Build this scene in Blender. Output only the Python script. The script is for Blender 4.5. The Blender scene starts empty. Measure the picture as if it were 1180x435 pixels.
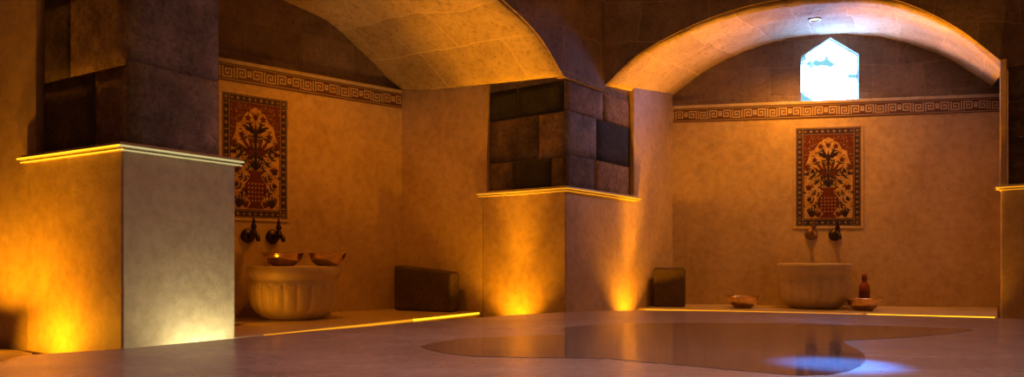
import bpy, bmesh, math, random
from mathutils import Vector, Matrix
random.seed(7)
C = bpy.context.scene.collection
scene = bpy.context.scene
PI = math.pi
# ------------------------------------------------------------------ camera, world, exposure
F, CX, CY, EYE = 850.0, 590.0, 300.0, 0.23
cam = bpy.data.cameras.new('camera'); camo = bpy.data.objects.new('camera', cam); C.objects.link(camo)
camo.location = (0, 0, EYE); camo.rotation_euler = (PI/2, 0, 0)
cam.sensor_width = 36; cam.lens = F/1180*36; cam.shift_y = (CY-217.5)/1180; cam.clip_start = 0.02
scene.camera = camo
w = bpy.data.worlds.new('world'); scene.world = w; w.use_nodes = True
w.node_tree.nodes['Background'].inputs[0].default_value = (0.1, 0.1, 0.15, 1)
w.node_tree.nodes['Background'].inputs[1].default_value = 0.05
scene.view_settings.view_transform = 'Standard'; scene.view_settings.look = 'None'
scene.view_settings.gamma = 1; scene.view_settings.use_curve_mapping = False
scene.view_settings.exposure = 0.0

ORANGE = (1, 0.34, 0.004)
DEEP = (1, 0.27, 0.002)
def lamp(kind, name, loc, energy, color, target=None, size=0.02, cone=60, blend=0.8, sy=None):
    l = bpy.data.lights.new(name, kind); l.energy = energy; l.color = color
    if kind == 'SPOT': l.spot_size = math.radians(cone); l.spot_blend = blend; l.shadow_soft_size = size
    elif kind == 'AREA':
        l.size = size
        if sy: l.shape = 'RECTANGLE'; l.size_y = sy
    else: l.shadow_soft_size = size
    o = bpy.data.objects.new(name, l); C.objects.link(o); o.location = loc
    if target is not None:
        o.rotation_euler = (Vector(target)-Vector(loc)).to_track_quat('-Z', 'Y').to_euler()
    return o
# added pinkish fill high above, out of frame, narrowed to brighten the platform
lamp('AREA', 'platform_fill', (0.3, 1.0, 2.72), 16, (0.95, 0.66, 0.66), (0.3, 1.0, 0), 1.0).data.spread = math.radians(95)
# added amber fill, out of frame, to raise the orange ambient
lamp('POINT', 'amber_fill', (0.5, 1.7, 2.3), 22, ORANGE, None, 0.12)
# added blue spot overhead, puts the blue glow on the wet marble
lamp('SPOT', 'blue_glow_spot', (0.95, 1.2, 2.7), 4200, (0.03, 0.24, 1.0), (0.715, 1.62, 0.0), 0.03, 6.4, 1.0)

# ------------------------------------------------------------------ helpers
def tag(o, label=None, cat=None, group=None, kind=None):
    if label: o['label'] = label
    if cat: o['category'] = cat
    if group: o['group'] = group
    if kind: o['kind'] = kind
    return o
def empty(name, loc=(0, 0, 0), rz=0):
    o = bpy.data.objects.new(name, None); C.objects.link(o); o.location = loc; o.rotation_euler = (0, 0, rz)
    o.empty_display_size = 0.05
    return o
def obj(name, bm, mats, parent=None, smooth=False, recalc=True):
    if recalc: bmesh.ops.recalc_face_normals(bm, faces=bm.faces)
    me = bpy.data.meshes.new(name); bm.to_mesh(me); bm.free()
    if not isinstance(mats, (list, tuple)): mats = [mats]
    for m in mats: me.materials.append(m)
    if smooth:
        for p in me.polygons: p.use_smooth = True
    o = bpy.data.objects.new(name, me); C.objects.link(o)
    if parent: o.parent = parent
    return o
def bevel(o, wdt, seg=2, ang=40):
    m = o.modifiers.new('b', 'BEVEL'); m.width = wdt; m.segments = seg; m.limit_method = 'ANGLE'; m.angle_limit = math.radians(ang)
    return o
def px(x, y, z):                      # the point of the plane at height z seen at a spot of the photograph
    d = (EYE-z)*F/(y-CY)
    return ((x-CX)*d/F, d)
def prism(bm, pts, z0, z1, mi=0, uvl=None):
    a = [bm.verts.new((p[0], p[1], z0)) for p in pts]; b = [bm.verts.new((p[0], p[1], z1)) for p in pts]
    fs = [bm.faces.new(b), bm.faces.new(a[::-1])]
    n = len(pts)
    for i in range(n): fs.append(bm.faces.new((a[i], a[(i+1) % n], b[(i+1) % n], b[i])))
    for f in fs: f.material_index = mi
    return fs
def lathe(bm, prof, n=48, c=(0, 0), mi=0, axis='Z', M=None, cap=True, rf=None):
    rings = []
    for (r, z) in prof:
        ring = []
        for k in range(n):
            a = 2*PI*k/n
            rr = r if rf is None else rf(r, z, a)
            v = Vector((c[0]+rr*math.cos(a), c[1]+rr*math.sin(a), z))
            if M is not None: v = M @ v
            ring.append(bm.verts.new(v))
        rings.append(ring)
    for i in range(len(rings)-1):
        for k in range(n):
            f = bm.faces.new((rings[i][k], rings[i][(k+1) % n], rings[i+1][(k+1) % n], rings[i+1][k])); f.material_index = mi
    if cap:
        for r in (rings[0], rings[-1]):
            f = bm.faces.new(r); f.material_index = mi
    return rings
def tube(bm, pts, rad, n=10):
    rings = []
    for i, p in enumerate(pts):
        p = Vector(p); t = (Vector(pts[min(i+1, len(pts)-1)])-Vector(pts[max(i-1, 0)])).normalized()
        a = t.orthogonal().normalized() if abs(t.z) > 0.99 else t.cross(Vector((0, 0, 1))).normalized()
        b = t.cross(a)
        r = rad[i] if isinstance(rad, (list, tuple)) else rad
        rings.append([bm.verts.new(p+a*r*math.cos(2*PI*k/n)+b*r*math.sin(2*PI*k/n)) for k in range(n)])
    for i in range(len(rings)-1):
        for k in range(n): bm.faces.new((rings[i][k], rings[i][(k+1) % n], rings[i+1][(k+1) % n], rings[i+1][k]))
    bm.faces.new(rings[0]); bm.faces.new(rings[-1][::-1])

# ------------------------------------------------------------------ materials
def mat(name, col, rough=0.5, metal=0.0, build=None):
    m = bpy.data.materials.new(name); m.use_nodes = True; nt = m.node_tree
    b = nt.nodes['Principled BSDF']; b.inputs['Base Color'].default_value = (*col, 1)
    b.inputs['Roughness'].default_value = rough; b.inputs['Metallic'].default_value = metal
    if build: build(nt, b)
    return m
def N(nt, t, **kw):
    n = nt.nodes.new(t)
    for k, v in kw.items():
        if k in n.inputs.keys(): n.inputs[k].default_value = v
        else: setattr(n, k, v)
    return n
def ramp(nt, fac, stops):
    r = nt.nodes.new('ShaderNodeValToRGB'); e = r.color_ramp.elements
    while len(e) < len(stops): e.new(0.5)
    for i, (p, c) in enumerate(stops): e[i].position = p; e[i].color = (*c, 1)
    nt.links.new(fac, r.inputs[0]); return r
def mixc(nt, fac, a, b, mode='MIX'):
    m = nt.nodes.new('ShaderNodeMix'); m.data_type = 'RGBA'; m.blend_type = mode
    for s, v in ((m.inputs[0], fac), (m.inputs[6], a), (m.inputs[7], b)):
        if hasattr(v, 'links') or hasattr(v, 'is_linked'): nt.links.new(v, s)
        elif isinstance(v, (int, float)): s.default_value = v
        else: s.default_value = (*v, 1)
    return m.outputs[2]
def coords(nt): return nt.nodes.new('ShaderNodeTexCoord').outputs['Object']
def noise(nt, vec, scale, detail=6, rough=0.6, stretch=None):
    if stretch:
        mp = nt.nodes.new('ShaderNodeMapping'); mp.inputs['Scale'].default_value = stretch
        nt.links.new(vec, mp.inputs[0]); vec = mp.outputs[0]
    n = N(nt, 'ShaderNodeTexNoise', Scale=scale, Detail=detail, Roughness=rough); nt.links.new(vec, n.inputs['Vector'])
    return n.outputs['Fac']
def bump(nt, b, h, strength, dist=0.01, prev=None):
    n = N(nt, 'ShaderNodeBump', Strength=strength, Distance=dist); nt.links.new(h, n.inputs['Height'])
    if prev: nt.links.new(prev, n.inputs['Normal'])
    nt.links.new(n.outputs[0], b.inputs['Normal']); return n.outputs[0]

def m_plaster(name, c1, c2, c3, rough=0.5, bs=0.35):
    def f(nt, b):
        v = coords(nt)
        r = ramp(nt, noise(nt, v, 2.6, 9, 0.68, (1, 1, 0.7)), [(0.3, c1), (0.52, c2), (0.72, c3)])
        fine = ramp(nt, noise(nt, v, 22, 6, 0.65), [(0.34, (0.78, 0.74, 0.7)), (0.6, (1.06, 1.05, 1.03))])
        c = mixc(nt, 0.8, r.outputs[0], fine.outputs[0], 'MULTIPLY')
        nt.links.new(c, b.inputs['Base Color'])
        p = bump(nt, b, noise(nt, v, 9, 8, 0.7), bs, 0.012)
        bump(nt, b, noise(nt, v, 90, 3, 0.6), 0.12, 0.003, p)
    return mat(name, c2, rough, 0, f)
PLASTER = m_plaster('polished_plaster', (0.42, 0.30, 0.20), (0.52, 0.39, 0.27), (0.60, 0.47, 0.34))
PLASTER_PALE = m_plaster('pale_plaster', (0.50, 0.42, 0.33), (0.56, 0.48, 0.38), (0.62, 0.54, 0.45), 0.4, 0.3)
def m_stone(name, dark, mid, light, scale=6, bs=0.9, rough=0.75):
    def f(nt, b):
        v = coords(nt)
        r = ramp(nt, noise(nt, v, scale, 10, 0.72), [(0.3, dark), (0.5, mid), (0.75, light)])
        pit = ramp(nt, noise(nt, v, 48, 6, 0.75), [(0.36, (0.35, 0.33, 0.32)), (0.52, (1, 1, 1))])
        nt.links.new(mixc(nt, 0.75, r.outputs[0], pit.outputs[0], 'MULTIPLY'), b.inputs['Base Color'])
        p = bump(nt, b, noise(nt, v, 14, 10, 0.75), bs, 0.02)
        bump(nt, b, noise(nt, v, 70, 6, 0.75), 0.5, 0.006, p)
    return mat(name, mid, rough, 0, f)
BASALT = m_stone('black_basalt', (0.012, 0.012, 0.014), (0.028, 0.026, 0.027), (0.07, 0.062, 0.06))
GREY = m_stone('grey_basalt', (0.10, 0.09, 0.085), (0.27, 0.235, 0.225), (0.58, 0.50, 0.46), 4.5)
BROWN = m_stone('brown_tuff', (0.13, 0.08, 0.055), (0.33, 0.22, 0.15), (0.55, 0.40, 0.28), 9)
BROWND = m_stone('dark_tuff', (0.035, 0.025, 0.02), (0.13, 0.09, 0.07), (0.32, 0.23, 0.16), 8)
MORTAR = m_stone('lime_mortar', (0.2, 0.14, 0.10), (0.3, 0.22, 0.16), (0.42, 0.33, 0.24), 10)
SEAT = m_stone('seat_stone', (0.05, 0.03, 0.022), (0.085, 0.055, 0.04), (0.13, 0.085, 0.06), 5, 0.4)

def m_masonry(name, stops, bw, bh, mortar, mcol, bs, distort=0.02, mix=0.7, offs=0.5, msz=0.006):
    def f(nt, b):
        uv = nt.nodes.new('ShaderNodeUVMap').outputs[0]; v = coords(nt)
        nz = N(nt, 'ShaderNodeTexNoise', Scale=3.0, Detail=4); nt.links.new(v, nz.inputs['Vector'])
        sub = N(nt, 'ShaderNodeVectorMath', operation='SUBTRACT'); nt.links.new(nz.outputs['Color'], sub.inputs[0]); sub.inputs[1].default_value = (0.5, 0.5, 0.5)
        ml = N(nt, 'ShaderNodeVectorMath', operation='SCALE'); nt.links.new(sub.outputs[0], ml.inputs[0]); ml.inputs['Scale'].default_value = distort*4
        ad = N(nt, 'ShaderNodeVectorMath', operation='ADD'); nt.links.new(uv, ad.inputs[0]); nt.links.new(ml.outputs[0], ad.inputs[1])
        br = nt.nodes.new('ShaderNodeTexBrick'); nt.links.new(ad.outputs[0], br.inputs['Vector'])
        br.offset = offs; br.inputs['Scale'].default_value = 1; br.inputs['Brick Width'].default_value = bw; br.inputs['Row Height'].default_value = bh
        br.inputs['Mortar Size'].default_value = msz; br.inputs['Mortar Smooth'].default_value = 0.6
        br.inputs['Color1'].default_value = (0.72, 0.70, 0.68, 1); br.inputs['Color2'].default_value = (1.1, 1.1, 1.1, 1); br.inputs['Mortar'].default_value = (0.9, 0.9, 0.9, 1)
        r = ramp(nt, noise(nt, v, 4.5, 10, 0.72), stops)
        pit = ramp(nt, noise(nt, v, 40, 6, 0.75), [(0.34, (0.4, 0.36, 0.33)), (0.48, (1, 1, 1))])
        c = mixc(nt, mix, r.outputs[0], pit.outputs[0], 'MULTIPLY')
        c = mixc(nt, 0.8, c, br.outputs['Color'], 'MULTIPLY')
        mf = N(nt, 'ShaderNodeMath', operation='MULTIPLY'); nt.links.new(br.outputs['Fac'], mf.inputs[0]); mf.inputs[1].default_value = mortar
        nt.links.new(mixc(nt, mf.outputs[0], c, mcol), b.inputs['Base Color'])
        inv = N(nt, 'ShaderNodeMath', operation='SUBTRACT'); inv.inputs[0].default_value = 1; nt.links.new(br.outputs['Fac'], inv.inputs[1])
        p = bump(nt, b, inv.outputs[0], 0.35, 0.008)
        p = bump(nt, b, noise(nt, v, 7, 9, 0.72), bs, 0.03, p)
        bump(nt, b, noise(nt, v, 60, 5, 0.7), 0.3, 0.005, p)
    return mat(name, stops[1][1], 0.8, 0, f)
VAULT = m_masonry('vault_masonry', [(0.3, (0.40, 0.30, 0.17)), (0.5, (0.54, 0.42, 0.25)), (0.72, (0.66, 0.53, 0.34))], 0.62, 0.30, 0.45, (0.70, 0.56, 0.36), 0.6, 0.03, 0.75)
SPANDREL = m_masonry('brown_masonry', [(0.3, (0.17, 0.12, 0.10)), (0.5, (0.31, 0.225, 0.19)), (0.75, (0.48, 0.36, 0.30))], 0.42, 0.26, 0.6, (0.46, 0.34, 0.25), 0.7, 0.03)
LUNETTE = m_masonry('lunette_masonry', [(0.3, (0.16, 0.11, 0.085)), (0.5, (0.23, 0.165, 0.13)), (0.75, (0.33, 0.25, 0.20))], 0.34, 0.2, 0.35, (0.3, 0.22, 0.17), 0.5, 0.02)

def f_slab(nt, b, wet=False):
    v = coords(nt)
    st = [(0.3, (0.24, 0.17, 0.15)), (0.5, (0.33, 0.245, 0.225)), (0.72, (0.42, 0.33, 0.31))]
    if wet: st = [(p, tuple(x*0.42 for x in c)) for p, c in st]
    r = ramp(nt, noise(nt, v, 1.7, 9, 0.65, (1, 1.8, 1)), st)
    fine = ramp(nt, noise(nt, v, 30, 7, 0.7), [(0.35, (0.84, 0.83, 0.82)), (0.6, (1.03, 1.03, 1.03))])
    nt.links.new(mixc(nt, 1.0, r.outputs[0], fine.outputs[0], 'MULTIPLY'), b.inputs['Base Color'])
    if wet:
        b.inputs['Roughness'].default_value = 0.07
        bump(nt, b, noise(nt, v, 5, 3, 0.5), 0.10, 0.01)
    else:
        rr = N(nt, 'ShaderNodeMapRange'); nt.links.new(noise(nt, v, 5, 6, 0.6), rr.inputs[0]); rr.inputs[3].default_value = 0.08; rr.inputs[4].default_value = 0.30
        nt.links.new(rr.outputs[0], b.inputs['Roughness'])
        bump(nt, b, noise(nt, v, 6, 5, 0.6), 0.07, 0.01)
SLAB = mat('pink_marble', (0.33, 0.25, 0.23), 0.2, 0, f_slab)
WET = mat('wet_marble', (0.15, 0.1, 0.09), 0.07, 0, lambda nt, b: f_slab(nt, b, True))
def f_bench(nt, b):
    v = coords(nt)
    r = ramp(nt, noise(nt, v, 2.5, 9, 0.65), [(0.3, (0.42, 0.32, 0.22)), (0.5, (0.52, 0.41, 0.29)), (0.72, (0.62, 0.51, 0.38))])
    nt.links.new(r.outputs[0], b.inputs['Base Color']); bump(nt, b, noise(nt, v, 12, 6, 0.6), 0.12, 0.008)
BENCH = mat('bench_marble', (0.5, 0.4, 0.3), 0.3, 0, f_bench)
def f_basin(nt, b):
    v = coords(nt)
    r = ramp(nt, noise(nt, v, 7, 9, 0.68), [(0.3, (0.48, 0.36, 0.25)), (0.5, (0.60, 0.48, 0.35)), (0.72, (0.68, 0.57, 0.44))])
    nt.links.new(r.outputs[0], b.inputs['Base Color']); bump(nt, b, noise(nt, v, 25, 6, 0.6), 0.15, 0.004)
BASIN = mat('carved_marble', (0.6, 0.48, 0.35), 0.42, 0, f_basin)
FLOORM = m_stone('walkway_stone', (0.2, 0.15, 0.11), (0.3, 0.22, 0.16), (0.38, 0.29, 0.22), 5, 0.3, 0.4)
def f_brass(nt, b):
    v = coords(nt); r = ramp(nt, noise(nt, v, 30, 5, 0.6), [(0.35, (0.55, 0.36, 0.16)), (0.65, (0.85, 0.62, 0.32))])
    nt.links.new(r.outputs[0], b.inputs['Base Color']); bump(nt, b, noise(nt, v, 70, 3, 0.5), 0.25, 0.002)
BRASS = mat('hammered_brass', (0.8, 0.58, 0.3), 0.18, 1, f_brass)
BRONZE = mat('dark_bronze', (0.045, 0.03, 0.025), 0.4, 0.75, lambda nt, b: bump(nt, b, noise(nt, coords(nt), 60, 4, 0.6), 0.2, 0.002))
RUST = mat('worn_bronze', (0.16, 0.085, 0.06), 0.5, 0.6, lambda nt, b: bump(nt, b, noise(nt, coords(nt), 60, 4, 0.6), 0.2, 0.002))
STEEL = mat('brushed_steel', (0.4, 0.38, 0.35), 0.3, 1)
BAND = mat('maroon_tile', (0.10, 0.038, 0.038), 0.5, 0, lambda nt, b: bump(nt, b, noise(nt, coords(nt), 40, 4, 0.6), 0.2, 0.003))
KEYM = mat('cream_tile', (0.50, 0.38, 0.27), 0.5, 0, lambda nt, b: bump(nt, b, noise(nt, coords(nt), 40, 4, 0.6), 0.2, 0.003))
NAVY = mat('navy_glaze', (0.045, 0.026, 0.07), 0.28)
MAROON = mat('maroon_glaze', (0.12, 0.028, 0.022), 0.3)
GOLD = mat('ochre_glaze', (0.5, 0.33, 0.14), 0.3, 0, lambda nt, b: nt.links.new(ramp(nt, noise(nt, coords(nt), 25, 4), [(0.35, (0.34, 0.2, 0.08)), (0.6, (0.55, 0.38, 0.18))]).outputs[0], b.inputs['Base Color']))
CREAMG = mat('cream_glaze', (0.34, 0.25, 0.18), 0.3)
GREENG = mat('green_glaze', (0.05, 0.075, 0.05), 0.3)
RED = mat('red_plastic', (0.26, 0.06, 0.04), 0.3)
def emis(name, col, s, build=None):
    m = bpy.data.materials.new(name); m.use_nodes = True; nt = m.node_tree; nt.nodes.clear()
    e = nt.nodes.new('ShaderNodeEmission'); e.inputs[0].default_value = (*col, 1); e.inputs[1].default_value = s
    o = nt.nodes.new('ShaderNodeOutputMaterial'); nt.links.new(e.outputs[0], o.inputs[0])
    if build: build(nt, e)
    return m
LED = emis('amber_led', (1, 0.36, 0.012), 1.0)
LED_PALE = emis('pale_led', (1, 0.86, 0.36), 0.62)
LED_HOT = emis('bright_amber_led', (1, 0.42, 0.012), 2.4)
def f_sky(nt, e):
    v = coords(nt); r = ramp(nt, noise(nt, v, 7, 2, 0.4), [(0.335, (0.007, 0.017, 0.021)), (0.42, (0.14, 0.42, 1.0))])
    nt.links.new(r.outputs[0], e.inputs[0])
SKYP = emis('daylit_frosted_glass', (0.2, 0.45, 1.0), 42, f_sky)
LAMPG = emis('warm_lamp_glass', (1, 0.62, 0.3), 5)

# ------------------------------------------------------------------ plan of the room
zTOP, zBENCH, zWALK, zCOR = 1.345, -0.09, -0.30, 0.64
A1 = Vector((-0.729, 4.88)); uA = Vector((0.7472, 0.6646)).normalized(); nA = Vector((uA.y, -uA.x))
A0 = Vector((-1.606, 4.10))
B0 = Vector((1.171, 5.38)); B1 = Vector((3.281, 4.98)); uB = (B1-B0).normalized(); nB = Vector((uB.y, -uB.x))
C1, L1, R1 = Vector((-1.395, 2.64)), Vector((-1.96, 2.98)), Vector((-1.148, 3.06))
C2, L2, R2 = Vector((0.306, 4.20)), Vector((-0.183, 4.58)), Vector((0.824, 4.90))
E0, C3 = Vector((2.75, 4.15)), Vector((3.20, 3.78))
WIDTH_A0 = -0.95; WIDTH_A1 = 1.174

def uvwall(bm, fs, u, o):
    uvl = bm.loops.layers.uv.verify()
    for f in fs:
        for l in f.loops:
            p = l.vert.co; l[uvl].uv = ((Vector((p.x, p.y))-o).dot(u), p.z)
def wall(name, p, q, z0, z1, m, th=0.12, kind='structure'):
    """wall whose visible face runs p->q, thickness away from the hall centre"""
    p, q = Vector(p), Vector(q); u = (q-p).normalized(); n = Vector((u.y, -u.x))
    if n.dot(Vector((0.3, 1.0))-p) > 0: n = -n
    bm = bmesh.new(); fs = prism(bm, [p, q, q+n*th, p+n*th], z0, z1); uvwall(bm, bm.faces, u, p)
    o = obj(name, bm, m)
    if kind: o['kind'] = kind
    return o

# floor of the sunken walkway
bm = bmesh.new(); prism(bm, [(-4.2, -3), (4.6, -3), (4.6, 6.2), (-4.2, 6.2)], zWALK-0.1, zWALK)
tag(obj('floor', bm, FLOORM), kind='structure')
# ceiling over the hall
bm = bmesh.new(); prism(bm, [(-4.2, -3), (4.6, -3), (4.6, 6.2), (-4.2, 6.2)], 2.8, 2.9)
tag(obj('ceiling', bm, SPANDREL), kind='structure')
# niche walls, plastered up to the frieze
wall('wall_left', A0+uA*(WIDTH_A0-0.1), A1, zWALK, zTOP, PLASTER)
wall('wall_middle', A1, L2, zWALK, 1.5, PLASTER, 0.1)
wall('wall_inner', R2, B0, zWALK, 1.6, PLASTER, 0.1)
wall('wall_right', B0, B1+uB*0.05, zWALK, zTOP, PLASTER)
wall('wall_side', B1+Vector((0.015, 0)), E0+(B1-E0).normalized()*0.55+Vector((0.015, 0)), zWALK, 1.52, PLASTER, 0.1)
# far left niche, behind and beside the first pillar
wall('wall_far_left', (-2.75, 3.22), (-1.93, 2.99), zWALK, 2.8, PLASTER, 0.1)
wall('wall_niche_end', A0+uA*(WIDTH_A0-0.08), (-1.80, 3.36), zWALK, 1.42, PLASTER, 0.08)
# rest of the hall behind the camera
ring = [(3.72, 4.3), (4.15, 2.4), (3.9, -0.6), (1.9, -2.4), (-1.6, -2.4), (-3.6, -0.4), (-3.6, 2.0), (-2.7, 3.25)]
for nm, i in zip(('wall_east', 'wall_south_east', 'wall_corner', 'wall_south', 'wall_south_west', 'wall_west', 'wall_north_west'), range(7)):
    wall(nm, ring[i], ring[i+1], zWALK, 2.8, PLASTER, 0.1)

# ------------------------------------------------------------------ vaults
def interp(prof, n):
    """resample an (s,z) profile smoothly at n points, by length"""
    P = [Vector(p) for p in prof]; out = []
    def cr(a, b, c, d, t): return 0.5*((2*b)+(c-a)*t+(2*a-5*b+4*c-d)*t*t+(3*b-a-3*c+d)*t**3)
    dense = []
    for i in range(len(P)-1):
        a = P[i-1] if i else P[0]*2-P[1]; d = P[i+2] if i+2 < len(P) else P[-1]*2-P[-2]
        for k in range(12): dense.append(cr(a, P[i], P[i+1], d, k/12))
    dense.append(P[-1])
    L = [0]
    for i in range(1, len(dense)): L.append(L[-1]+(dense[i]-dense[i-1]).length)
    j = 0
    for k in range(n):
        t = L[-1]*k/(n-1)
        while j < len(L)-2 and L[j+1] < t: j += 1
        out.append(dense[j].lerp(dense[j+1], (t-L[j])/max(1e-9, L[j+1]-L[j])))
    return out, L[-1]
def circ(w, z0, rise, n=9):
    R = (w*w/4+rise*rise)/(2*rise)
    return [(w*i/(n-1), z0+math.sqrt(max(0, R*R-(w*i/(n-1)-w/2)**2))-(R-rise)) for i in range(n)]
NP = 49
def vault(name, fo, fu, fprof, bo, bu, bprof):
    Fp, LF = interp(fprof, NP); Bp, LB = interp(bprof, NP)
    bm = bmesh.new(); uvl = bm.loops.layers.uv.verify(); M = 14; g = []
    for j in range(M+1):
        t = j/M; row = []
        for i in range(NP):
            a = Vector((fo.x+fu.x*Fp[i].x, fo.y+fu.y*Fp[i].x, Fp[i].y)); b = Vector((bo.x+bu.x*Bp[i].x, bo.y+bu.y*Bp[i].x, Bp[i].y))
            v = a.lerp(b, t)
            h = i/(NP-1)*PI
            rib = 0.03 if t < 0.42 else 0.0                      # the front ring of stones stands a little proud
            v.z += (random.random()-0.5)*0.010*math.sin(h)-rib*math.sin(h)
            row.append(bm.verts.new(v))
        g.append(row)
    D = ((fo-bo).length)
    for j in range(M):
        for i in range(NP-1):
            f = bm.faces.new((g[j][i], g[j][i+1], g[j+1][i+1], g[j+1][i])); f.smooth = True
            for l, (ii, jj) in zip(f.loops, ((i, j), (i+1, j), (i+1, j+1), (i, j+1))): l[uvl].uv = (jj/M*D+0.1, ii/(NP-1)*LF)
    o = obj(name, bm, VAULT, recalc=False)
    s = o.modifiers.new('s', 'SOLIDIFY'); s.thickness = 0.025; s.offset = 1
    # make sure the shell grows upwards
    o.data.calc_loop_triangles(); c = o.data.polygons[(M//2)*(NP-1)+NP//2]
    if c.normal.z < 0: s.offset = -1
    o['kind'] = 'structure'; return o
fA0 = Vector((0.296, 4.20)); fAu = -uA
profAf = [(0, 1.2775), (0.204, 1.475), (0.457, 1.605), (0.75, 1.72), (1.12, 1.77), (1.5, 1.72), (1.79, 1.605), (2.04, 1.475), (2.244, 1.2775)]
backA = [(0, 1.35), (0.153, 1.467), (0.343, 1.598), (0.552, 1.717), (0.804, 1.764), (1.062, 1.785), (1.32, 1.764), (1.572, 1.717), (1.781, 1.598), (1.971, 1.467), (2.124, 1.35)]
backA[6-1] = (1.062, 1.79)
vault('ceiling', fA0-nA*0.015, fAu, profAf, A1+nA*(-0.10), fAu, backA)
F0, F1 = Vector((0.575, 4.567)), Vector((2.78, 4.15)); fBu = (F1-F0).normalized()
profBf = [(0, 1.315), (0.2275, 1.508), (0.538, 1.659), (0.791, 1.738), (1.014, 1.775), (1.25, 1.79), (1.47, 1.778), (1.705, 1.72), (1.979, 1.564), (2.2, 1.37), (2.244, 1.315)]
backB = circ(2.147, 1.42, 0.41)
vault('ceiling', F0-nB*0.015, fBu, profBf, B0+nB*(-0.10)-uB*0.0, uB, backB)

# spandrel walls of the hall above the arches
def spandrel(name, o, u, prof, n, ztop=2.8, th=0.15, ext=(0, 0)):
    Fp, _ = interp(prof, NP); bm = bmesh.new(); a = []; b = []
    P = [(p.x, p.y) for p in Fp]
    if ext[0]: P = [(-ext[0], P[0][1])]+P
    if ext[1]: P = P+[(P[-1][0]+ext[1], P[-1][1])]
    for s, z in P:
        q = o+u*s; a.append(bm.verts.new((q.x, q.y, z))); b.append(bm.verts.new((q.x, q.y, ztop)))
    for i in range(len(P)-1): bm.faces.new((a[i], a[i+1], b[i+1], b[i]))
    uvwall(bm, bm.faces, u, o)
    r = bmesh.ops.solidify(bm, geom=bm.faces[:], thickness=0.0) if False else None
    ob = obj(name, bm, SPANDREL, recalc=False)
    s = ob.modifiers.new('s', 'SOLIDIFY'); s.thickness = 0.06
    nn = ob.data.polygons[0].normal
    s.offset = -1 if nn.x*n.x+nn.y*n.y > 0 else 1
    ob['kind'] = 'structure'; return ob
spandrel('wall_arch_left', fA0, fAu, profAf, nA)
spandrel('wall_arch_right', F0, fBu, profBf, nB, ext=(0, 0.35))
ob = wall('wall_arch_between', fA0, F0, 1.2775, 2.8, SPANDREL, 0.06)

# lunettes behind the vaults
def lunette(name, o, u, n, prof, z0, win=None):
    Fp, _ = interp(prof, 41); W = prof[-1][0]
    def top(s):
        for i in range(40):
            if Fp[i].x <= s <= Fp[i+1].x+1e-6: return Fp[i].y+(Fp[i+1].y-Fp[i].y)*(s-Fp[i].x)/max(1e-9, Fp[i+1].x-Fp[i].x)
        return Fp[-1].y
    def wt(s):
        if not win or not (win[0]-1e-6 <= s <= win[2]+1e-6): return None
        s0, sa, s1, zs, za = win
        return zs+(za-zs)*((s-s0)/(sa-s0) if s < sa else (s1-s)/(s1-sa))
    S = [W*i/60 for i in range(61)]
    if win: S += [win[0], win[1], win[2]]
    S = sorted(set(S)); bm = bmesh.new()
    def V(s, z): q = o+u*s; return bm.verts.new((q.x, q.y, z))
    for a, b in zip(S, S[1:]):
        if b-a < 1e-6: continue
        m = (a+b)/2
        za, zb = (wt(a), wt(b)) if wt(m) is not None else (z0, z0)
        if za is None or zb is None: za = zb = z0
        ta, tb = top(a)+0.05, top(b)+0.05
        bm.faces.new((V(a, za), V(b, zb), V(b, max(tb, zb+.005)), V(a, max(ta, za+.005))))
    bmesh.ops.remove_doubles(bm, verts=bm.verts, dist=1e-5)
    uvwall(bm, bm.faces, u, o)
    ob = obj(name, bm, LUNETTE, recalc=False)
    s = ob.modifiers.new('s', 'SOLIDIFY'); s.thickness = 0.11
    nn = ob.data.polygons[0].normal; s.offset = -1 if nn.x*n.x+nn.y*n.y > 0 else 1
    ob['kind'] = 'structure'; return ob
lunette('wall_lunette_left', A1-nA*0.035, fAu, nA, backA, zTOP-0.05)
WIN = (0.893, 1.09, 1.277, 1.676, 1.803)
lunette('wall_lunette_right', B0-nB*0.03, uB, nB, backB+[(2.30, 1.43)], zTOP-0.02, WIN)

# window: frosted pane deep in its reveal, thin frame
def onB(s, off): q = B0+uB*s+nB*off; return q
pent = [(WIN[0], zTOP), (WIN[2], zTOP), (WIN[2], WIN[3]), (WIN[1], WIN[4]), (WIN[0], WIN[3])]
def plate(bm, pts, fn, o0, o1, mi=0):
    a = [bm.verts.new((*fn(s, o0), z)) for s, z in pts]; b = [bm.verts.new((*fn(s, o1), z)) for s, z in pts]
    n = len(pts); fs = [bm.faces.new(a), bm.faces.new(b[::-1])]
    for i in range(n): fs.append(bm.faces.new((a[i], b[i], b[(i+1) % n], a[(i+1) % n])))
    for f in fs: f.material_index = mi
wroot = empty('window_1', (*onB(1.085, -0.10), zTOP)); wroot['kind'] = 'structure'
off = Vector(wroot.location)
def shift(o): o.location = -off; return o
bm = bmesh.new(); plate(bm, pent, onB, -0.085, -0.075); shift(obj('pane', bm, SKYP, wroot))
bm = bmesh.new()
cen = (1.085, 1.55)
for i in range(5):
    p, q = pent[i], pent[(i+1) % 5]
    inn = lambda r: (r[0]+(cen[0]-r[0])*0.02, r[1]+(cen[1]-r[1])*0.02)
    plate(bm, [p, q, inn(q), inn(p)], onB, -0.074, -0.066)
shift(obj('window_frame', bm, CREAMG, wroot))

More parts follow.
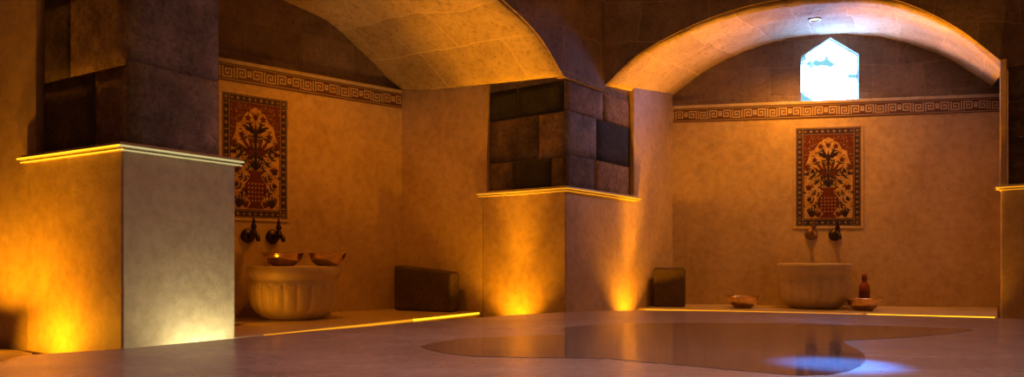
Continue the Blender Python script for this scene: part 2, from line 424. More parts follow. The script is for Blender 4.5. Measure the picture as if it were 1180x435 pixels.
# ------------------------------------------------------------------ marble platform, benches, puddle
rim = [(-1.32, 1.42)]+[px(x, y, 0) for x, y in ((0, 418), (31, 409), (60, 407.4), (143, 402), (207, 396), (271, 390), (355, 382), (440, 375), (495, 370.3), (550, 366.3), (600, 362.8), (650, 360), (692, 358.6), (735, 358), (840, 359.2), (960, 361.8), (1060, 364.4), (1153, 367), (1180, 368))]
rim += [(2.7, 2.5), (3.25, 1.6), (3.3, 0.2), (2.6, -1.2), (1.2, -1.9), (-0.6, -1.9), (-1.6, -1.1), (-1.75, 0.3)]
bm = bmesh.new(); prism(bm, rim, zWALK+0.001, 0.0)
o = obj('marble_platform', bm, SLAB); bevel(o, 0.008, 2, 60)
tag(o, 'wide low platform of pinkish marble filling the foreground, shiny and partly wet', 'platform')
pud = [(484, 399.5), (495, 396.5), (520, 392), (560, 389), (610, 387), (640, 386), (652, 384.5), (650, 382), (646, 380), (652, 377.6), (680, 375), (730, 373), (800, 372.3), (900, 373.2), (1000, 375.4), (1060, 377.2), (1105, 378.8), (1122, 380.4),
       (1105, 383), (1080, 386), (1040, 389.6), (1000, 391.6), (972, 393), (975, 397), (988, 403), (996, 409), (998, 415), (992, 422), (978, 428), (955, 432), (920, 433), (885, 430), (850, 427), (800, 422.5), (750, 418), (700, 413.5), (650, 412.5), (600, 412), (545, 410.8), (515, 407.5), (495, 403.5)]
bm = bmesh.new(); prism(bm, [px(x, y, 0.001) for x, y in pud], 0.0002, 0.0009)
o = obj('puddle', bm, WET)
tag(o, 'long dark puddle of still water spread across the pink marble platform', 'puddle')

def bench(name, pts, label, z=zBENCH):
    bm = bmesh.new(); prism(bm, pts, zWALK+0.001, z-0.03); 
    c = sum((Vector(p) for p in pts), Vector((0, 0)))/len(pts)
    prism(bm, pts, z-0.03, z)
    o = obj(name, bm, BENCH); bevel(o, 0.006); tag(o, label, 'bench'); return o
sideA = (C2-Vector((0.3, 0))) 
benchA = bench('stone_bench', [R1+Vector((0.0, 0.0)), L2+Vector((-0.004, -0.008)), A1+Vector((-0.003, -0.006)), A0+uA*(WIDTH_A0+0.16)+nA*0.004, Vector((-1.7, 3.53))],
               'marble bench along the left niche under the fluted basin with two bowls')
benchB = bench('stone_bench', [R2+Vector((0.006, 0.002)), E0+Vector((-0.004, 0.02)), B1+Vector((-0.006, -0.004)), B0+Vector((0.006, -0.006))],
               'marble bench along the right niche, under the window and the round basin')
benchZ = bench('stone_bench', [(-1.975, 2.945), (-2.72, 3.19), (-3.4, 2.1), (-2.9, 1.3), (-1.70, 1.5), (-1.775, 2.45), (-1.855, 2.855)],
               'short stretch of brightly lit stone bench at the far left edge', -0.129)

# amber light lines fixed under the front edges of the benches
def led(p, q, z, m, label, th=0.014, hgt=0.013):
    p, q = Vector(p), Vector(q); u = (q-p).normalized(); n = Vector((u.y, -u.x))
    if n.dot(Vector((0.3, 1.0))-p) < 0: n = -n
    bm = bmesh.new(); prism(bm, [p+n*0.001, q+n*0.001, q+n*th, p+n*th], z-hgt, z); r = obj('light_strip', bm, [STEEL, m])
    for f in r.data.polygons:
        if abs(f.normal.z) < 0.5 or f.normal.z < -0.5: f.material_index = 1
    tag(r, label, 'light strip', 'amber light strips under the bench edges'); return r
def lerp2(a, b, t): return a+(b-a)*t
led(lerp2(R1, L2, 0.08), lerp2(R1, L2, 0.62), zBENCH-0.0005, LED, 'amber light strip under the left bench edge, its half nearer the tall front pillar')
led(lerp2(R1, L2, 0.63), lerp2(R1, L2, 0.97), zBENCH-0.0005, LED_HOT, 'brighter amber light strip under the left bench edge, ending at the middle pillar')
led(lerp2(R2, E0, 0.03), lerp2(R2, E0, 0.66), zBENCH-0.0005, LED, 'amber light strip under the right bench edge, starting at the middle pillar')
led(lerp2(R2, E0, 0.67), lerp2(R2, E0, 0.985), zBENCH-0.0005, LED_HOT, 'brighter amber light strip under the right bench edge, ending at the right pillar')

# ------------------------------------------------------------------ pillars
def offset_poly(pts, d):
    """inset a convex polygon by d (positive = inwards)"""
    n = len(pts); c = sum(pts, Vector((0, 0)))/n; out = []
    for i in range(n):
        a, b, e = pts[i-1], pts[i], pts[(i+1) % n]
        def nin(p, q):
            u = (q-p).normalized(); k = Vector((u.y, -u.x))
            return k if k.dot(c-p) > 0 else -k
        n1, n2 = nin(a, b), nin(b, e)
        # intersection of the two shifted lines
        p1, d1 = a+n1*d, (b-a); p2, d2 = b+n2*d, (e-b)
        den = d1.x*d2.y-d1.y*d2.x
        if abs(den) < 1e-9: out.append(b+n1*d); continue
        t = ((p2.x-p1.x)*d2.y-(p2.y-p1.y)*d2.x)/den
        out.append(p1+d1*t)
    return out
def block(bm, p, q, inn, z0, z1, mi, gap=0.003, jit=0.003, th=0.03):
    u = (q-p).normalized(); a = p+u*gap; b = q-u*gap; z0 += gap; z1 -= gap
    d = (random.random())*jit
    nrm = -inn
    nu, nz = 5, 5; g = []
    for j in range(nz+1):
        row = []
        for i in range(nu+1):
            s, t = i/nu, j/nz
            e = min(s, 1-s, t, 1-t)
            w_ = a.lerp(b, s)+nrm*(d+(0 if e < 1e-6 else 0.0015+random.random()*0.003)); row.append(bm.verts.new((w_.x, w_.y, z0+(z1-z0)*t)))
        g.append(row)
    for j in range(nz):
        for i in range(nu):
            f = bm.faces.new((g[j][i], g[j][i+1], g[j+1][i+1], g[j+1][i])); f.material_index = mi; f.smooth = True
    # edges back into the core
    rimv = g[0]+[g[j][nu] for j in range(1, nz+1)]+[g[nz][i] for i in range(nu-1, -1, -1)]+[g[j][0] for j in range(nz-1, 0, -1)]
    bk = [bm.verts.new((v.co.x+inn.x*th, v.co.y+inn.y*th, v.co.z)) for v in rimv]
    n = len(rimv)
    for i in range(n):
        f = bm.faces.new((rimv[i], rimv[(i+1) % n], bk[(i+1) % n], bk[i])); f.material_index = mi
def pillar(poly, vis, ztop, label, faces, inset=0.04, base_mats=None, lines=None):
    """poly: footprint; vis: visible faces as (i,j) corner pairs; faces: per visible face rows of blocks"""
    lines = lines or (LED, LED)
    root = empty('stone_pillar', (poly[0].x, poly[0].y, zWALK)); off = -Vector(root.location)
    bm = bmesh.new(); fs = prism(bm, poly, zWALK+0.001, zCOR-0.012)
    if base_mats:
        bm.faces.ensure_lookup_table()
        for k, mi in base_mats[1].items(): fs[2+k].material_index = mi
    o = obj('plaster_base', bm, base_mats[0] if base_mats else PLASTER, root); o.location = off; bevel(o, 0.006, 2)
    bm = bmesh.new()
    for d, z0, z1 in ((-0.010, zCOR-0.020, zCOR-0.008), (-0.024, zCOR-0.008, zCOR+0.004), (-0.016, zCOR+0.004, zCOR+0.012)):
        prism(bm, offset_poly(poly, d), z0, z1)
    o = obj('cornice', bm, PLASTER_PALE, root); o.location = off; bevel(o, 0.003, 2)
    off_ = offset_poly(poly, -0.0245); cc = sum(poly, Vector((0, 0)))/len(poly)
    for idx, (i, j) in enumerate(vis):
        a, b = off_[i], off_[j]; u = (b-a).normalized(); k = Vector((u.y, -u.x)); k = -k if k.dot(cc-a) > 0 else k
        bm = bmesh.new()
        for z0, z1, d in ((zCOR-0.0065, zCOR-0.0005, 0.0), (zCOR-0.0185, zCOR-0.0145, -0.0138)): prism(bm, [a+k*d, b+k*d, b+k*(d+0.003), a+k*(d+0.003)], z0, z1)
        o = obj('cornice_light', bm, lines[idx], root); o.location = off
        if lines[idx] is LED_PALE: o['label'] = 'pale yellow light line'
    core = offset_poly(poly, inset+0.003)
    bm = bmesh.new(); prism(bm, core, zCOR+0.008, ztop, 0)
    surf = offset_poly(poly, inset); c = sum(poly, Vector((0, 0)))/len(poly)
    for (i, j), rows in zip(vis, faces):
        p, q = surf[i], surf[j]; u = (q-p).normalized(); k = Vector((u.y, -u.x)); k = k if k.dot(c-p) > 0 else -k
        for z0, z1, cells in rows:
            for s0, s1, mi in cells: block(bm, p.lerp(q, s0), p.lerp(q, s1), k, z0, z1, mi)
    o = obj('stone_shaft', bm, [MORTAR, BASALT, GREY, BROWN, BROWND], root); o.location = off
    tag(root, label, 'pillar'); return root
back1 = R1+L1-C1
pillar([C1, R1, back1, L1], [(0, 1), (0, 3)], 2.79, 'massive near pillar at left, grey stone over plaster lit pale grey and orange',
       [[(0.65, 0.965, [(0, 1, 2)]), (0.965, 1.30, [(0, 1, 2)]), (1.30, 1.6, [(0, .5, 2), (.5, 1, 3)])],
        [(0.65, 0.945, [(0, .36, 3), (.36, 1, 4)]), (0.945, 1.30, [(0, .66, 3), (.66, 1, 4)]), (1.30, 1.6, [(0, 1, 3)])]],
       0.045, ([PLASTER, PLASTER_PALE], {0: 1}), (LED_PALE, LED_HOT))  # right face plaster is paler, the cooler light there put into its colour
back2 = Vector((0.36, 5.25))
pillar([C2, R2, back2, L2], [(0, 1), (0, 3)], 1.6, 'middle pillar of black and brown stone blocks between the two arches',
       [[(0.65, 0.845, [(0, .42, 4), (.42, 1, 3)]), (0.845, 1.10, [(0, .45, 2), (.45, 1, 1)]), (1.10, 1.275, [(0, .55, 3), (.55, 1, 3)])],
        [(0.65, 0.825, [(0, .16, 4), (.16, .66, 1), (.66, 1, 4)]), (0.825, 1.085, [(0, .32, 3), (.32, 1, 4)]), (1.085, 1.27, [(0, .6, 1), (.6, 1, 1)])]],
       0.03)
pillar([E0, C3, Vector((3.72, 4.32)), Vector((3.25, 4.78))], [(0, 1)], 1.33, 'brown stone pillar cut off by the right edge of the view',
       [[(0.65, 0.88, [(0, .5, 4), (.5, 1, 3)]), (0.88, 1.12, [(0, .3, 4), (.3, 1, 4)]), (1.12, 1.32, [(0, .6, 4), (.6, 1, 4)])]], 0.03)

# plaster edge strips framing the stone of the pillars (niche side plaster standing proud)
def strip(p, u, wd, n, th, z0, z1, name):
    bm = bmesh.new(); prism(bm, [p, p+u*wd, p+u*wd+n*th, p+n*th], z0, z1); o = obj(name, bm, PLASTER); bevel(o, 0.005); o['kind'] = 'structure'
uL2 = (L2-C2).normalized(); nL2 = Vector((-uL2.y, uL2.x));  nL2 = nL2 if nL2.y < 0 else -nL2
strip(L2-uL2*0.035, uL2, 0.07, -nL2, 0.08, zCOR+0.012, 1.36, 'trim_1')
uR2 = (R2-C2).normalized(); nR2 = Vector((uR2.y, -uR2.x)); nR2 = nR2 if nR2.y < 0 else -nR2
strip(R2-uR2*0.03, uR2, 0.07, -nR2, 0.08, zCOR+0.012, 1.42, 'trim_2')
strip(E0-Vector((0.006, 0)), Vector((0.77, -0.63)), 0.035, Vector((0.55, 0.83)), 0.08, zCOR+0.012, 1.36, 'trim_3')

# ------------------------------------------------------------------ uplights sunk beside the pillars
def uplight(p, color, energy, label, cone=75, tilt=(0, 0), z=zWALK, sp=0.02, throw=None):
    root = empty('floor_uplight', (p.x, p.y, z))
    bm = bmesh.new(); lathe(bm, [(0.030, 0.0), (0.034, 0.004), (0.034, 0.016), (0.027, 0.018), (0.025, 0.012)], 28, cap=False)
    bm.faces.new([v for v in bm.verts if abs(v.co.z-0.0) < 1e-6][:28])
    obj('housing', bm, STEEL, root, True)
    bm = bmesh.new(); lathe(bm, [(0.0245, 0.010), (0.0245, 0.013)], 28); obj('lens', bm, emis('lens', color, 4), root)
    tag(root, label, 'uplight', 'floor uplights around the pillars')
    lamp('SPOT', 'uplight_beam', (p.x, p.y, z+0.03), energy, color, (p.x+tilt[0], p.y+tilt[1], z+1.03), sp, cone, 0.9)
    if throw: lamp('SPOT', 'uplight_throw', (p.x, p.y, z+0.03), throw[0], color, throw[1], sp, throw[2], 1.0)
def beside(a, b, t, dist):
    p = a.lerp(b, t); u = (b-a).normalized(); n = Vector((u.y, -u.x)); n = n if n.y < 0 else -n
    return p+n*dist, n
p, n = beside(C1, L1, 0.60, 0.14); uplight(p, ORANGE, 22, 'amber floor uplight at the left face of the tall front pillar', 120, (-n.x*0.05, -n.y*0.05), throw=(24, (p.x-n.x*0.06, p.y-n.y*0.06, 1.0), 75))
p, n = beside(C1, R1, 0.66, 0.10); uplight(p, (0.85, 0.74, 0.34), 17, 'pale floor uplight at the grey right face of the front pillar', 150, (-n.x*0.06, -n.y*0.06))
p, n = beside(C2, L2, 0.52, 0.12); uplight(p, ORANGE, 40, 'amber floor uplight at the left face of the middle pillar', 110, (-n.x*0.02-0.1, -n.y*0.02), throw=(170, (-0.08, 4.22, 1.4), 42))
p, n = beside(C2, R2, 0.80, 0.12); uplight(p, ORANGE, 45, 'amber floor uplight at the right face of the middle pillar', 110, (0.1, 0), throw=(330, (1.08, 4.78, 1.5), 42))
p = Vector((2.585, 4.165)); uplight(p, ORANGE, 14, 'amber floor uplight in front of the right pillar', 90, (-0.08, 0.08), throw=(560, (2.60, 4.60, 1.45), 42))
uplight(Vector((-2.12, 2.80)), ORANGE, 30, 'amber uplight on the bench at the far left edge', 120, (0.1, 0.1), -0.129, throw=(10, (-1.80, 2.80, -0.14), 150))
uplight(Vector((-1.36, 3.62)), ORANGE, 1.5, 'added amber fill lamp on the left bench, hidden behind the front pillar', 170, (1.2, 0.6), zBENCH)  # added unseen lamp, grazes the bench top to brighten it

# recessed downlights in the vaults
def downlight(x, y, z, label, energy, cone=140, col=ORANGE):
    root = empty('recessed_downlight', (x, y, z))
    bm = bmesh.new(); lathe(bm, [(0.040, 0.03), (0.040, -0.004), (0.030, -0.006), (0.027, 0.004)], 28, cap=False); obj('bezel', bm, STEEL, root, True)
    bm = bmesh.new(); lathe(bm, [(0.027, 0.002), (0.027, 0.006)], 28); obj('lamp_glass', bm, LAMPG, root)
    tag(root, label, 'downlight')
    lamp('SPOT', 'downlight_beam', (x, y, z-0.02), energy, col, (x, y, 0), 0.03, cone, 1.0)
downlight(1.965, 4.79, 1.793, 'small lit ceiling spot set in the vault above the window', 72)
downlight(-0.82, 3.95, 1.735, 'small ceiling spot in the left vault', 36, 140, DEEP)

# ------------------------------------------------------------------ Greek key friezes
K1 = ["#######", "#.....#", "#.###.#", "#.#.#.#", "#.#...#", "#.#####", "#......"]
K2 = [r[::-1] for r in K1]
DOT = [".....", ".###.", ".#.#.", ".###.", ".###.", ".....", "....."]
BAR = ["#", "#", "#", "#", "#", "#", "#"]
GAP = ["."]*7
FL1 = K1[::-1]; FL2 = K2[::-1]
def cat(parts): return ["".join(p[r] for p in parts) for r in range(7)]
UNIT = cat([BAR, GAP, K1, DOT, K2, GAP, BAR, GAP, FL2, GAP, K1, DOT, K2, GAP, FL1, GAP])
def frieze(name, o, u, n, s0, s1, z0, z1):
    fn = lambda s, k: o+u*s+n*k
    root = empty(name, (*fn((s0+s1)/2, 0), z0)); root['kind'] = 'structure'; off = -Vector(root.location)
    bm = bmesh.new(); plate(bm, [(s0, z0), (s1, z0), (s1, z1), (s0, z1)], fn, 0.0005, 0.004); q = obj('band', bm, BAND, root); q.location = off
    bm = bmesh.new(); h = z1-z0; ph = h*0.60; c = ph/7; zb = z0+h*0.20
    for a, b in ((z0+h*0.075, z0+h*0.11), (z1-h*0.10, z1-h*0.075)): plate(bm, [(s0, a), (s1, a), (s1, b), (s0, b)], fn, 0.004, 0.0055)
    wu = len(UNIT[0]); x = s0; i = 0; cw = c*0.93
    while x+cw < s1:
        for r in range(7):
            if UNIT[r][i % wu] == '#': 
                zt = zb+ph-r*c; plate(bm, [(x, zt-c), (x+cw, zt-c), (x+cw, zt), (x, zt)], fn, 0.004, 0.0055)
        x += cw; i += 1
    q = obj('key_pattern', bm, KEYM, root); q.location = off
    bm = bmesh.new(); plate(bm, [(s0, z1), (s1, z1), (s1, z1+0.022), (s0, z1+0.022)], fn, -0.03, 0.008)
    q = obj('ledge', bm, PLASTER_PALE, root); q.location = off; bevel(q, 0.003)
frieze('trim_4', A0, uA, nA, WIDTH_A0+0.05, (A1-A0).length-0.004, 1.232, 1.332)
frieze('trim_5', B0, uB, nB, 0.004, (B1-B0).length+0.01, 1.232, 1.332)

# ------------------------------------------------------------------ glazed tile panels
def panel(o, u, n, s0, s1, z0, z1, label):
    W, H = s1-s0, z1-z0; cx = (s0+s1)/2
    fn = lambda s, k: o+u*(cx+s)+n*k
    root = empty('tile_panel', (*(o+u*cx), z0)); off = -Vector(root.location)
    def mk(): return bmesh.new()
    def fin(nm, bm, m): q = obj(nm, bm, m, root); q.location = off; return q
    R = lambda bm, a, b, c, d, o0, o1: plate(bm, [(a, z0+b), (c, z0+b), (c, z0+d), (a, z0+d)], fn, o0, o1)
    bm = mk(); e = 0.018; w2 = W/2
    R(bm, -w2-e, -e, w2+e, 0, 0.0, 0.007); R(bm, -w2-e, H, w2+e, H+e, 0.0, 0.007); R(bm, -w2-e, 0, -w2, H, 0, 0.007); R(bm, w2, 0, w2+e, H, 0, 0.007)
    bevel(fin('plaster_frame', bm, PLASTER), 0.002)
    b = 0.050*W/0.43
    bm = mk(); R(bm, -w2, 0, w2, H, 0.001, 0.005); fin('border', bm, NAVY)
    # border chain: rosettes and lozenges, thin lines
    bm = mk(); k = 0.0062
    for x0, x1 in ((-w2+0.004, -w2+0.007), (-w2+b-0.006, -w2+b-0.002)):
        for sg in (1, -1): R(bm, min(sg*x0, sg*x1), 0.005, max(sg*x0, sg*x1), H-0.005, 0.005, k)
    for y0 in (0.004, b-0.005, H-0.007, H-b+0.002): R(bm, -w2+0.004, y0, w2-0.004, y0+0.003, 0.005, k)
    def loz(bm, x, y, rx, ry, o1=None, nn=6):
        plate(bm, [(x+rx*math.cos(2*PI*i/nn), z0+y+ry*math.sin(2*PI*i/nn)) for i in range(nn)], fn, 0.005, o1 or k)
    ny = 19
    for i in range(ny):
        y = b*0.5+(H-b)*i/(ny-1)
        for sg in (1, -1):
            if i % 2 == 0:
                pts = 10
                plate(bm, [(sg*(w2-b*0.5)+0.011*math.cos(2*PI*q/pts)*(1 if q % 2 else .55), z0+y+0.012*math.sin(2*PI*q/pts)*(1 if q % 2 else .55)) for q in range(pts)], fn, 0.005, k)
            else:
                loz(bm, sg*(w2-b*0.5)-0.008, y, 0.006, 0.0035, nn=4); loz(bm, sg*(w2-b*0.5)+0.008, y, 0.006, 0.0035, nn=4); loz(bm, sg*(w2-b*0.5), y, 0.003, 0.010, nn=4)
    nx = 11
    for i in range(1, nx-1):
        x = -w2+b*0.5+(W-b)*i/(nx-1)
        for y in (b*0.5, H-b*0.5):
            if i % 2 == 0:
                plate(bm, [(x+0.011*math.cos(2*PI*q/10)*(1 if q % 2 else .55), z0+y+0.012*math.sin(2*PI*q/10)*(1 if q % 2 else .55)) for q in range(10)], fn, 0.005, k)
            else: loz(bm, x, y, 0.012, 0.004, nn=4); loz(bm, x, y, 0.004, 0.011, nn=4)
    fin('border_pattern', bm, CREAMG)
    fw, fh = w2-b, H-2*b
    bm = mk(); R(bm, -fw, b, fw, H-b, 0.005, 0.0062); fin('corner_field', bm, MAROON)
    # speckled sprigs on the maroon corners, ochre pointed field
    bm = mk()
    arch = [(-fw*0.97, b+0.004), (fw*0.97, b+0.004), (fw*0.97, b+fh*0.56), (fw*0.90, b+fh*0.66), (fw*0.80, b+fh*0.72), (fw*0.74, b+fh*0.80), (fw*0.55, b+fh*0.83), (fw*0.40, b+fh*0.90), (fw*0.20, b+fh*0.945), (0, b+fh*0.97)]
    arch = arch+[(-x, y) for x, y in arch[::-1][1:-2]]
    rnd = random.Random(5)
    for i in range(170):
        x = rnd.uniform(0.05, 0.97)*fw; y = b+fh*rnd.uniform(0.56, 0.985)
        lim = b+fh*(0.99-0.40*(x/fw)**1.6)
        if y > lim:
            for sg in (1, -1): loz(bm, sg*x, y, rnd.uniform(.002, .0042), rnd.uniform(.002, .005), 0.0072, 5)
    sprigs = bm
    bm = mk(); plate(bm, [(x, z0+y) for x, y in arch], fn, 0.0062, 0.0074); fin('ochre_field', bm, GOLD)
    # stems, leaves, flowers and vase
    KO = 0.0086
    def pl(bm, pts): plate(bm, [(x, z0+y) for x, y in pts], fn, 0.0074, KO)
    def line(bm, pts, wd):
        for (x0, y0), (x1, y1) in zip(pts, pts[1:]):
            d = Vector((x1-x0, y1-y0)); L = d.length
            if L < 1e-6: continue
            t = Vector((-d.y, d.x))/L*wd/2
            pl(bm, [(x0-t.x, y0-t.y), (x1-t.x, y1-t.y), (x1+t.x, y1+t.y), (x0+t.x, y0+t.y)])
    def leaf(bm, x, y, ang, ln, wd):
        c_, s_ = math.cos(ang), math.sin(ang); P = []
        for t, q in ((0, 0), (.25, .8), (.55, 1), (.8, .6), (1, 0), (.8, -.6), (.55, -1), (.25, -.8)):
            a, b2 = t*ln, q*wd/2; P.append((x+a*c_-b2*s_, y+a*s_+b2*c_))
        pl(bm, P)
    def Y(t): return b+fh*t
    st, lf, fl, vs = mk(), mk(), mk(), mk()
    for sg in (1, -1):
        X = lambda t: sg*fw*t
        A = lambda a: a if sg > 0 else PI-a
        # main curling stems
        for tip, ctl, base, flo in (((.30, .86), (.02, .62), (.05, .40), 1), ((.55, .70), (.12, .50), (.06, .38), 1), ((.78, .52), (.30, .36), (.08, .36), 2),
                                    ((.80, .38), (.45, .25), (.10, .30), 1), ((.70, .22), (.40, .12), (.12, .22), 2), ((.55, .56), (.2, .52), (.06, .40), 2), ((.86, .62), (.5, .45), (.08, .37), 1)):
            pts = []
            for i in range(9):
                t = i/8; x = (1-t)**2*base[0]+2*t*(1-t)*ctl[0]+t*t*tip[0]; y = (1-t)**2*base[1]+2*t*(1-t)*ctl[1]+t*t*tip[1]; pts.append((X(x), Y(y)))
            line(st, pts, 0.0032)
            for i in (3, 5, 7):
                dx, dy = pts[i+1][0]-pts[i][0], pts[i+1][1]-pts[i][1]; an = math.atan2(dy, dx)
                leaf(lf, *pts[i], an+0.9, 0.026, 0.010); leaf(lf, *pts[i], an-0.9, 0.026, 0.010)
            fx, fy = pts[-1]
            if flo == 1:
                for q in range(5): leaf(fl, fx, fy, 2*PI*q/5+0.3, 0.021, 0.013)
            else: 
                for q in (-.5, 0, .5): leaf(lf, fx, fy, math.atan2(fy-pts[-2][1], fx-pts[-2][0])+q, 0.034, 0.012)
        # grass fans at the foot
        for k2 in range(5): leaf(lf, X(0.66), Y(0.015), A(PI/2+0.55-0.27*k2), 0.085-0.008*abs(k2-2), 0.012)
        for k2 in range(4): leaf(fl, X(0.36), Y(0.02), A(PI/2+0.2-0.35*k2), 0.05, 0.012)
        # upper palmette petals
        for an, ln, wd, tt in ((1.25, .13, .016, .50), (.95, .14, .018, .50), (.68, .13, .018, .49), (1.15, .09, .02, .70), (.6, .085, .022, .72), (.2, .06, .018, .74)):
            leaf(lf if tt > .6 else fl, X(0.03), Y(tt), A(an), ln, wd)
    for i in range(95):
        x = rnd.uniform(.06, .93); t = rnd.uniform(.03, .93)
        if t > .97-.42*x**1.6 or (x < .2 and t < .38): continue
        an = rnd.uniform(0, PI); ln = rnd.uniform(.012, .026); tgt = rnd.choice((lf, fl, st))
        leaf(tgt, fw*x, Y(t), an, ln, ln*.42); leaf(tgt, -fw*x, Y(t), PI-an, ln, ln*.42)
    for an in (PI/2-.35, PI/2, PI/2+.35): leaf(fl, 0, Y(.84), an, .045, .014)
    leaf(lf, 0, Y(.40), PI/2, .16, .014); leaf(fl, 0, Y(.70), -PI/2, .05, .03); leaf(lf, 0, Y(.62), PI/2, .12, .018)
    for an in (-.6, -.3, 0, .3, .6): leaf(lf, 0, Y(.37), PI/2+an, .075, .016)
    vp = [(0.055, .015), (0.045, .04), (0.03, .06), (0.055, .12), (0.075, .18), (0.07, .24), (0.04, .30), (0.035, .33), (0.06, .37)]
    vp = [(x*W/0.43, y) for x, y in vp]
    pl(vs, [(x, Y(y)) for x, y in vp]+[(-x, Y(y)) for x, y in vp[::-1]])
    allm = bmesh.new()
    for q_, (b_, d_) in enumerate(((st, 0), (lf, 0), (fl, 0), (vs, 0), (sprigs, 0))):
        for f_ in b_.faces: f_.material_index = q_
        me_ = bpy.data.meshes.new('t'); b_.to_mesh(me_); b_.free(); allm.from_mesh(me_); bpy.data.meshes.remove(me_)
    fin('floral_pattern', allm, [GREENG, NAVY, MAROON, MAROON, CREAMG])
    bm = mk()
    for t in (.09, .13, .17, .21, .25):
        for x in (-.7, -.35, 0, .35, .7):
            xx = x*0.065*W/0.43; plate(bm, [(xx+.005*math.cos(q*PI/3), z0+Y(t)+.006*math.sin(q*PI/3)) for q in range(6)], fn, KO, KO+0.001)
    fin('vase_pattern', bm, GOLD)
    tag(root, label, 'tile panel')
panel(A0, uA, nA, -0.008, 0.372, 0.470, 1.166, 'glazed floral tile panel in the left niche, partly behind the near pillar')
panel(B0, uB, nB, 0.8525, 1.2828, 0.468, 1.160, 'glazed floral tile panel with dark border below the bright window')

# ------------------------------------------------------------------ basins
def basin(x, y, zb, R, H, hx, hy, label, nfl=22, rot=0):
    root = empty('marble_basin', (x, y, zb))
    def rf(r, z, a):
        t = (z)/(H)
        if 0.10 < t < 0.70:
            amp = 0.05*min(1, (t-0.10)/0.15)*min(1, (0.70-t)/0.06); k = abs(math.sin((a+rot)*nfl/2))**0.55
            return r*(1+amp*(k-0.55))
        return r
    prof = [(0.0, 0), (0.60, 0), (0.665, 0.02), (0.75, 0.07), (0.83, 0.14), (0.885, 0.22), (0.92, 0.32), (0.94, 0.42), (0.95, 0.52), (0.955, 0.60), (0.955, 0.64), (0.955, 0.67), (0.955, 0.70), (0.935, 0.72), (0.935, 0.76), (0.955, 0.80), (0.985, 0.84), (1.0, 0.88), (1.0, 0.985), (0.985, 1.0)]
    bm = bmesh.new(); n = 264
    rings = lathe(bm, [(max(1e-4, r)*R, z*H) for r, z in prof], n, cap=False, rf=rf)
    bm.faces.new(rings[0][::-1])
    # hollow set towards the wall
    inner = []
    for rr, zz in ((0.50*R, H), (0.49*R, H-0.006), (0.42*R, H*0.55), (0.2*R, H*0.35)):
        ring = [bm.verts.new((hx+rr*math.cos(2*PI*k/n), hy+rr*math.sin(2*PI*k/n), zz)) for k in range(n)]; inner.append(ring)
    prev = rings[-1]
    for ring in inner:
        for k in range(n): bm.faces.new((prev[k], prev[(k+1) % n], ring[(k+1) % n], ring[k]))
        prev = ring
    bm.faces.new(prev)
    o = obj('bowl_body', bm, BASIN, root, True)
    bpy.context.view_layer.update()
    # carved arcs crowning the flutes
    bm = bmesh.new()
    for k in range(nfl):
        a0 = (k+0.5)*2*PI/nfl*1.0-rot; hw = PI/nfl*0.72; pts = []
        for i in range(9):
            q = PI*i/8; a = a0+hw*math.cos(q); zz = H*(0.585+0.075*math.sin(q)); pts.append((R*0.962*math.cos(a), R*0.962*math.sin(a), zz))
        tube(bm, pts, 0.0035, 6)
    obj('carved_arches', bm, BASIN, root, True)
    tag(root, label, 'basin'); return root
basin(-1.195, 4.06, zBENCH, 0.250, 0.288, -0.06, 0.075, 'fluted marble basin in left niche with two brass bowls on its rim', 22, 0.1)
basin(2.02, 4.93, zBENCH, 0.233, 0.298, 0.01, 0.08, 'fluted marble basin with wide rim under the right tile panel', 22, 0.05)

# ------------------------------------------------------------------ bowls
def bowl_mesh(kind):
    bm = bmesh.new()
    if kind == 0:
        out = [(0.0001, 0), (0.050, 0), (0.056, 0.002), (0.075, 0.014), (0.093, 0.032), (0.104, 0.052), (0.110, 0.066), (0.114, 0.070)]
        inn = [(0.112, 0.071), (0.107, 0.066), (0.100, 0.052), (0.089, 0.033), (0.072, 0.017), (0.050, 0.006), (0.0001, 0.006)]
        rf = None
    else:
        out = [(0.0001, 0), (0.055, 0), (0.060, 0.004), (0.064, 0.010), (0.082, 0.022), (0.097, 0.040), (0.102, 0.060), (0.108, 0.076), (0.116, 0.084)]
        inn = [(0.113, 0.085), (0.104, 0.076), (0.098, 0.060), (0.093, 0.041), (0.078, 0.025), (0.050, 0.012), (0.0001, 0.012)]
        rf = lambda r, z, a: r*(1+0.028*abs(math.sin(a*9))*(1 if z > 0.055 else z/0.055*0.5))
    lathe(bm, out+inn, 72, cap=False, rf=rf)
    bmesh.ops.remove_doubles(bm, verts=bm.verts, dist=0.0003)
    return bm
zr = zBENCH+0.288
bm = bowl_mesh(0); o = obj('brass_bowl', bm, BRASS, None, True); o.location = (-1.226, 3.955, zr)
tag(o, 'brass bowl on left basin rim, the one nearer the taps', 'bowl', 'brass bowls')
o2 = o.copy(); C.objects.link(o2); o2.location = (-1.012, 4.035, zr); o2.scale = (0.96, 0.96, 1.0); o2.rotation_euler = (0, 0, 0.6)
tag(o2, 'brass bowl at the right end of the left basin rim, overhanging it', 'bowl', 'brass bowls')
bm = bowl_mesh(1); o = obj('brass_bowl', bm, BRASS, None, True); o.location = ((856-CX)*4.93/F, 4.93, zBENCH); o.scale = (0.93, 0.93, 0.93)
tag(o, 'scalloped brass bowl on the bench left of the right basin', 'bowl', 'brass bowls')
o2 = o.copy(); C.objects.link(o2); o2.location = ((995-CX)*4.68/F, 4.68, zBENCH); o2.scale = (0.90, 0.90, 0.88)
tag(o2, 'scalloped brass bowl on the bench right of the right basin, by a reddish bottle', 'bowl', 'brass bowls')

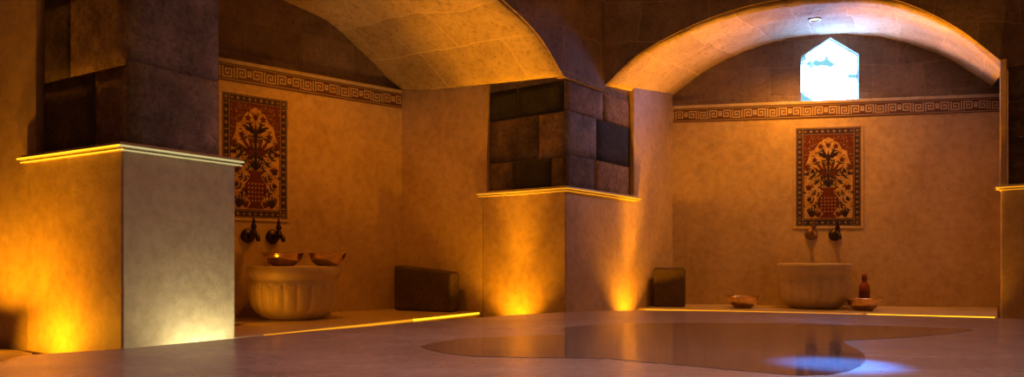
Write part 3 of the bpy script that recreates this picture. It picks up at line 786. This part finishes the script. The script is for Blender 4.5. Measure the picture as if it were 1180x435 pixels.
# reddish slim bottle behind the right bowl
root = empty('bottle', ((996-CX)*4.93/F, 4.93, zBENCH))
bm = bmesh.new(); lathe(bm, [(0.0001, 0), (0.030, 0), (0.034, 0.004), (0.034, 0.13), (0.031, 0.150), (0.018, 0.168), (0.014, 0.175), (0.014, 0.188)], 32, cap=False)
obj('bottle_body', bm, RED, root, True)
bm = bmesh.new(); lathe(bm, [(0.017, 0.186), (0.017, 0.222), (0.014, 0.226)], 24); obj('cap', bm, RED, root, True)
bm = bmesh.new(); lathe(bm, [(0.0346, 0.05), (0.0346, 0.115)], 32, cap=False); obj('paper_band', bm, MAROON, root, True)
tag(root, 'slim reddish bottle standing behind the bowl right of the right basin', 'bottle')

# ------------------------------------------------------------------ taps
def tap(o, u, n, s, z, m, label, group, turn=0.0):
    q = o+u*s; root = empty('wall_tap', (q.x, q.y, z))
    ex, en = Vector((u.x, u.y, 0)), Vector((n.x, n.y, 0)); ez = Vector((0, 0, 1))
    M = Matrix((( -ex.x, ez.x, en.x, 0), (-ex.y, ez.y, en.y, 0), (-ex.z, ez.z, en.z, 0), (0, 0, 0, 1)))
    bm = bmesh.new(); lathe(bm, [(0.036, 0.001), (0.041, 0.006), (0.041, 0.012), (0.034, 0.020), (0.022, 0.026), (0.014, 0.03)], 36, M=M); obj('wall_flange', bm, m, root, True)
    bm = bmesh.new(); P = lambda k, h, x=0: en*k+ez*h+ex*x
    tube(bm, [P(0.02, 0), P(0.05, 0), P(0.058, 0.001), P(0.075, 0.002), P(0.083, 0.004), P(0.10, 0.003), P(0.112, 0.0)], [0.011, 0.011, 0.016, 0.016, 0.02, 0.02, 0.013], 16)
    obj('tap_body', bm, m, root, True)
    bm = bmesh.new(); tube(bm, [P(0.105, 0.0), P(0.125, 0.002), P(0.142, -0.006), P(0.150, -0.02), P(0.152, -0.034)], [0.011, 0.011, 0.012, 0.013, 0.010], 14); obj('spout', bm, m, root, True)
    bm = bmesh.new(); lathe(bm, [(0.0001, 0.012), (0.016, 0.014), (0.018, 0.022), (0.012, 0.03), (0.010, 0.036), (0.017, 0.044), (0.016, 0.052), (0.009, 0.068), (0.011, 0.074), (0.007, 0.086), (0.003, 0.104), (0.0001, 0.112)], 20,
                            M=Matrix.Translation(en*0.09) @ Matrix.Rotation(turn, 4, en), cap=False)
    obj('spindle_handle', bm, m, root, True)
    tag(root, label, 'tap', group); return root
tap(A0, uA, nA, 0.137, 0.368, BRONZE, 'dark bronze wall tap above left basin, the one nearer the front pillar', 'dark bronze taps')
tap(A0, uA, nA, 0.283, 0.366, BRONZE, 'dark bronze wall tap above the left basin, farther from the front pillar', 'dark bronze taps')
def sB(x, off=0): 
    k = (x-CX)/F; return (k*B0.y-B0.x)/(uB.x-k*uB.y)
tap(B0, uB, nB, sB(934.5), 0.412, RUST, 'worn brown wall tap above the right basin, left of the pair', 'taps over the right basin')
tap(B0, uB, nB, sB(961.5), 0.406, BRONZE, 'blackened wall tap above the right basin, right of the pair', 'taps over the right basin')

# ------------------------------------------------------------------ stone seat blocks in the niche corners
def seat(pts, z0, zl, label, mark=False):
    bm = bmesh.new(); n = len(pts)
    a = [bm.verts.new((p[0], p[1], z0)) for p in pts]; b = [bm.verts.new((p[0], p[1], z0+h)) for p, h in zip(pts, zl)]
    bm.faces.new(a[::-1]); bm.faces.new(b)
    for i in range(n): bm.faces.new((a[i], a[(i+1) % n], b[(i+1) % n], b[i]))
    o = obj('stone_block', bm, SEAT); bevel(o, 0.018, 4, 30)
    tag(o, label, 'stone block'); return o
seat([(-0.752, 4.675), (-0.372, 4.495), (-0.322, 4.60), (-0.700, 4.80)], zBENCH, [0.288, 0.245, 0.245, 0.288], 'low dark stone block in the corner of the left niche')
seat([(0.957, 5.02), (1.172, 4.978), (1.205, 5.17), (1.070, 5.19)], zBENCH, [0.268, 0.268, 0.268, 0.268], 'narrow dark stone block in the corner of the right niche')
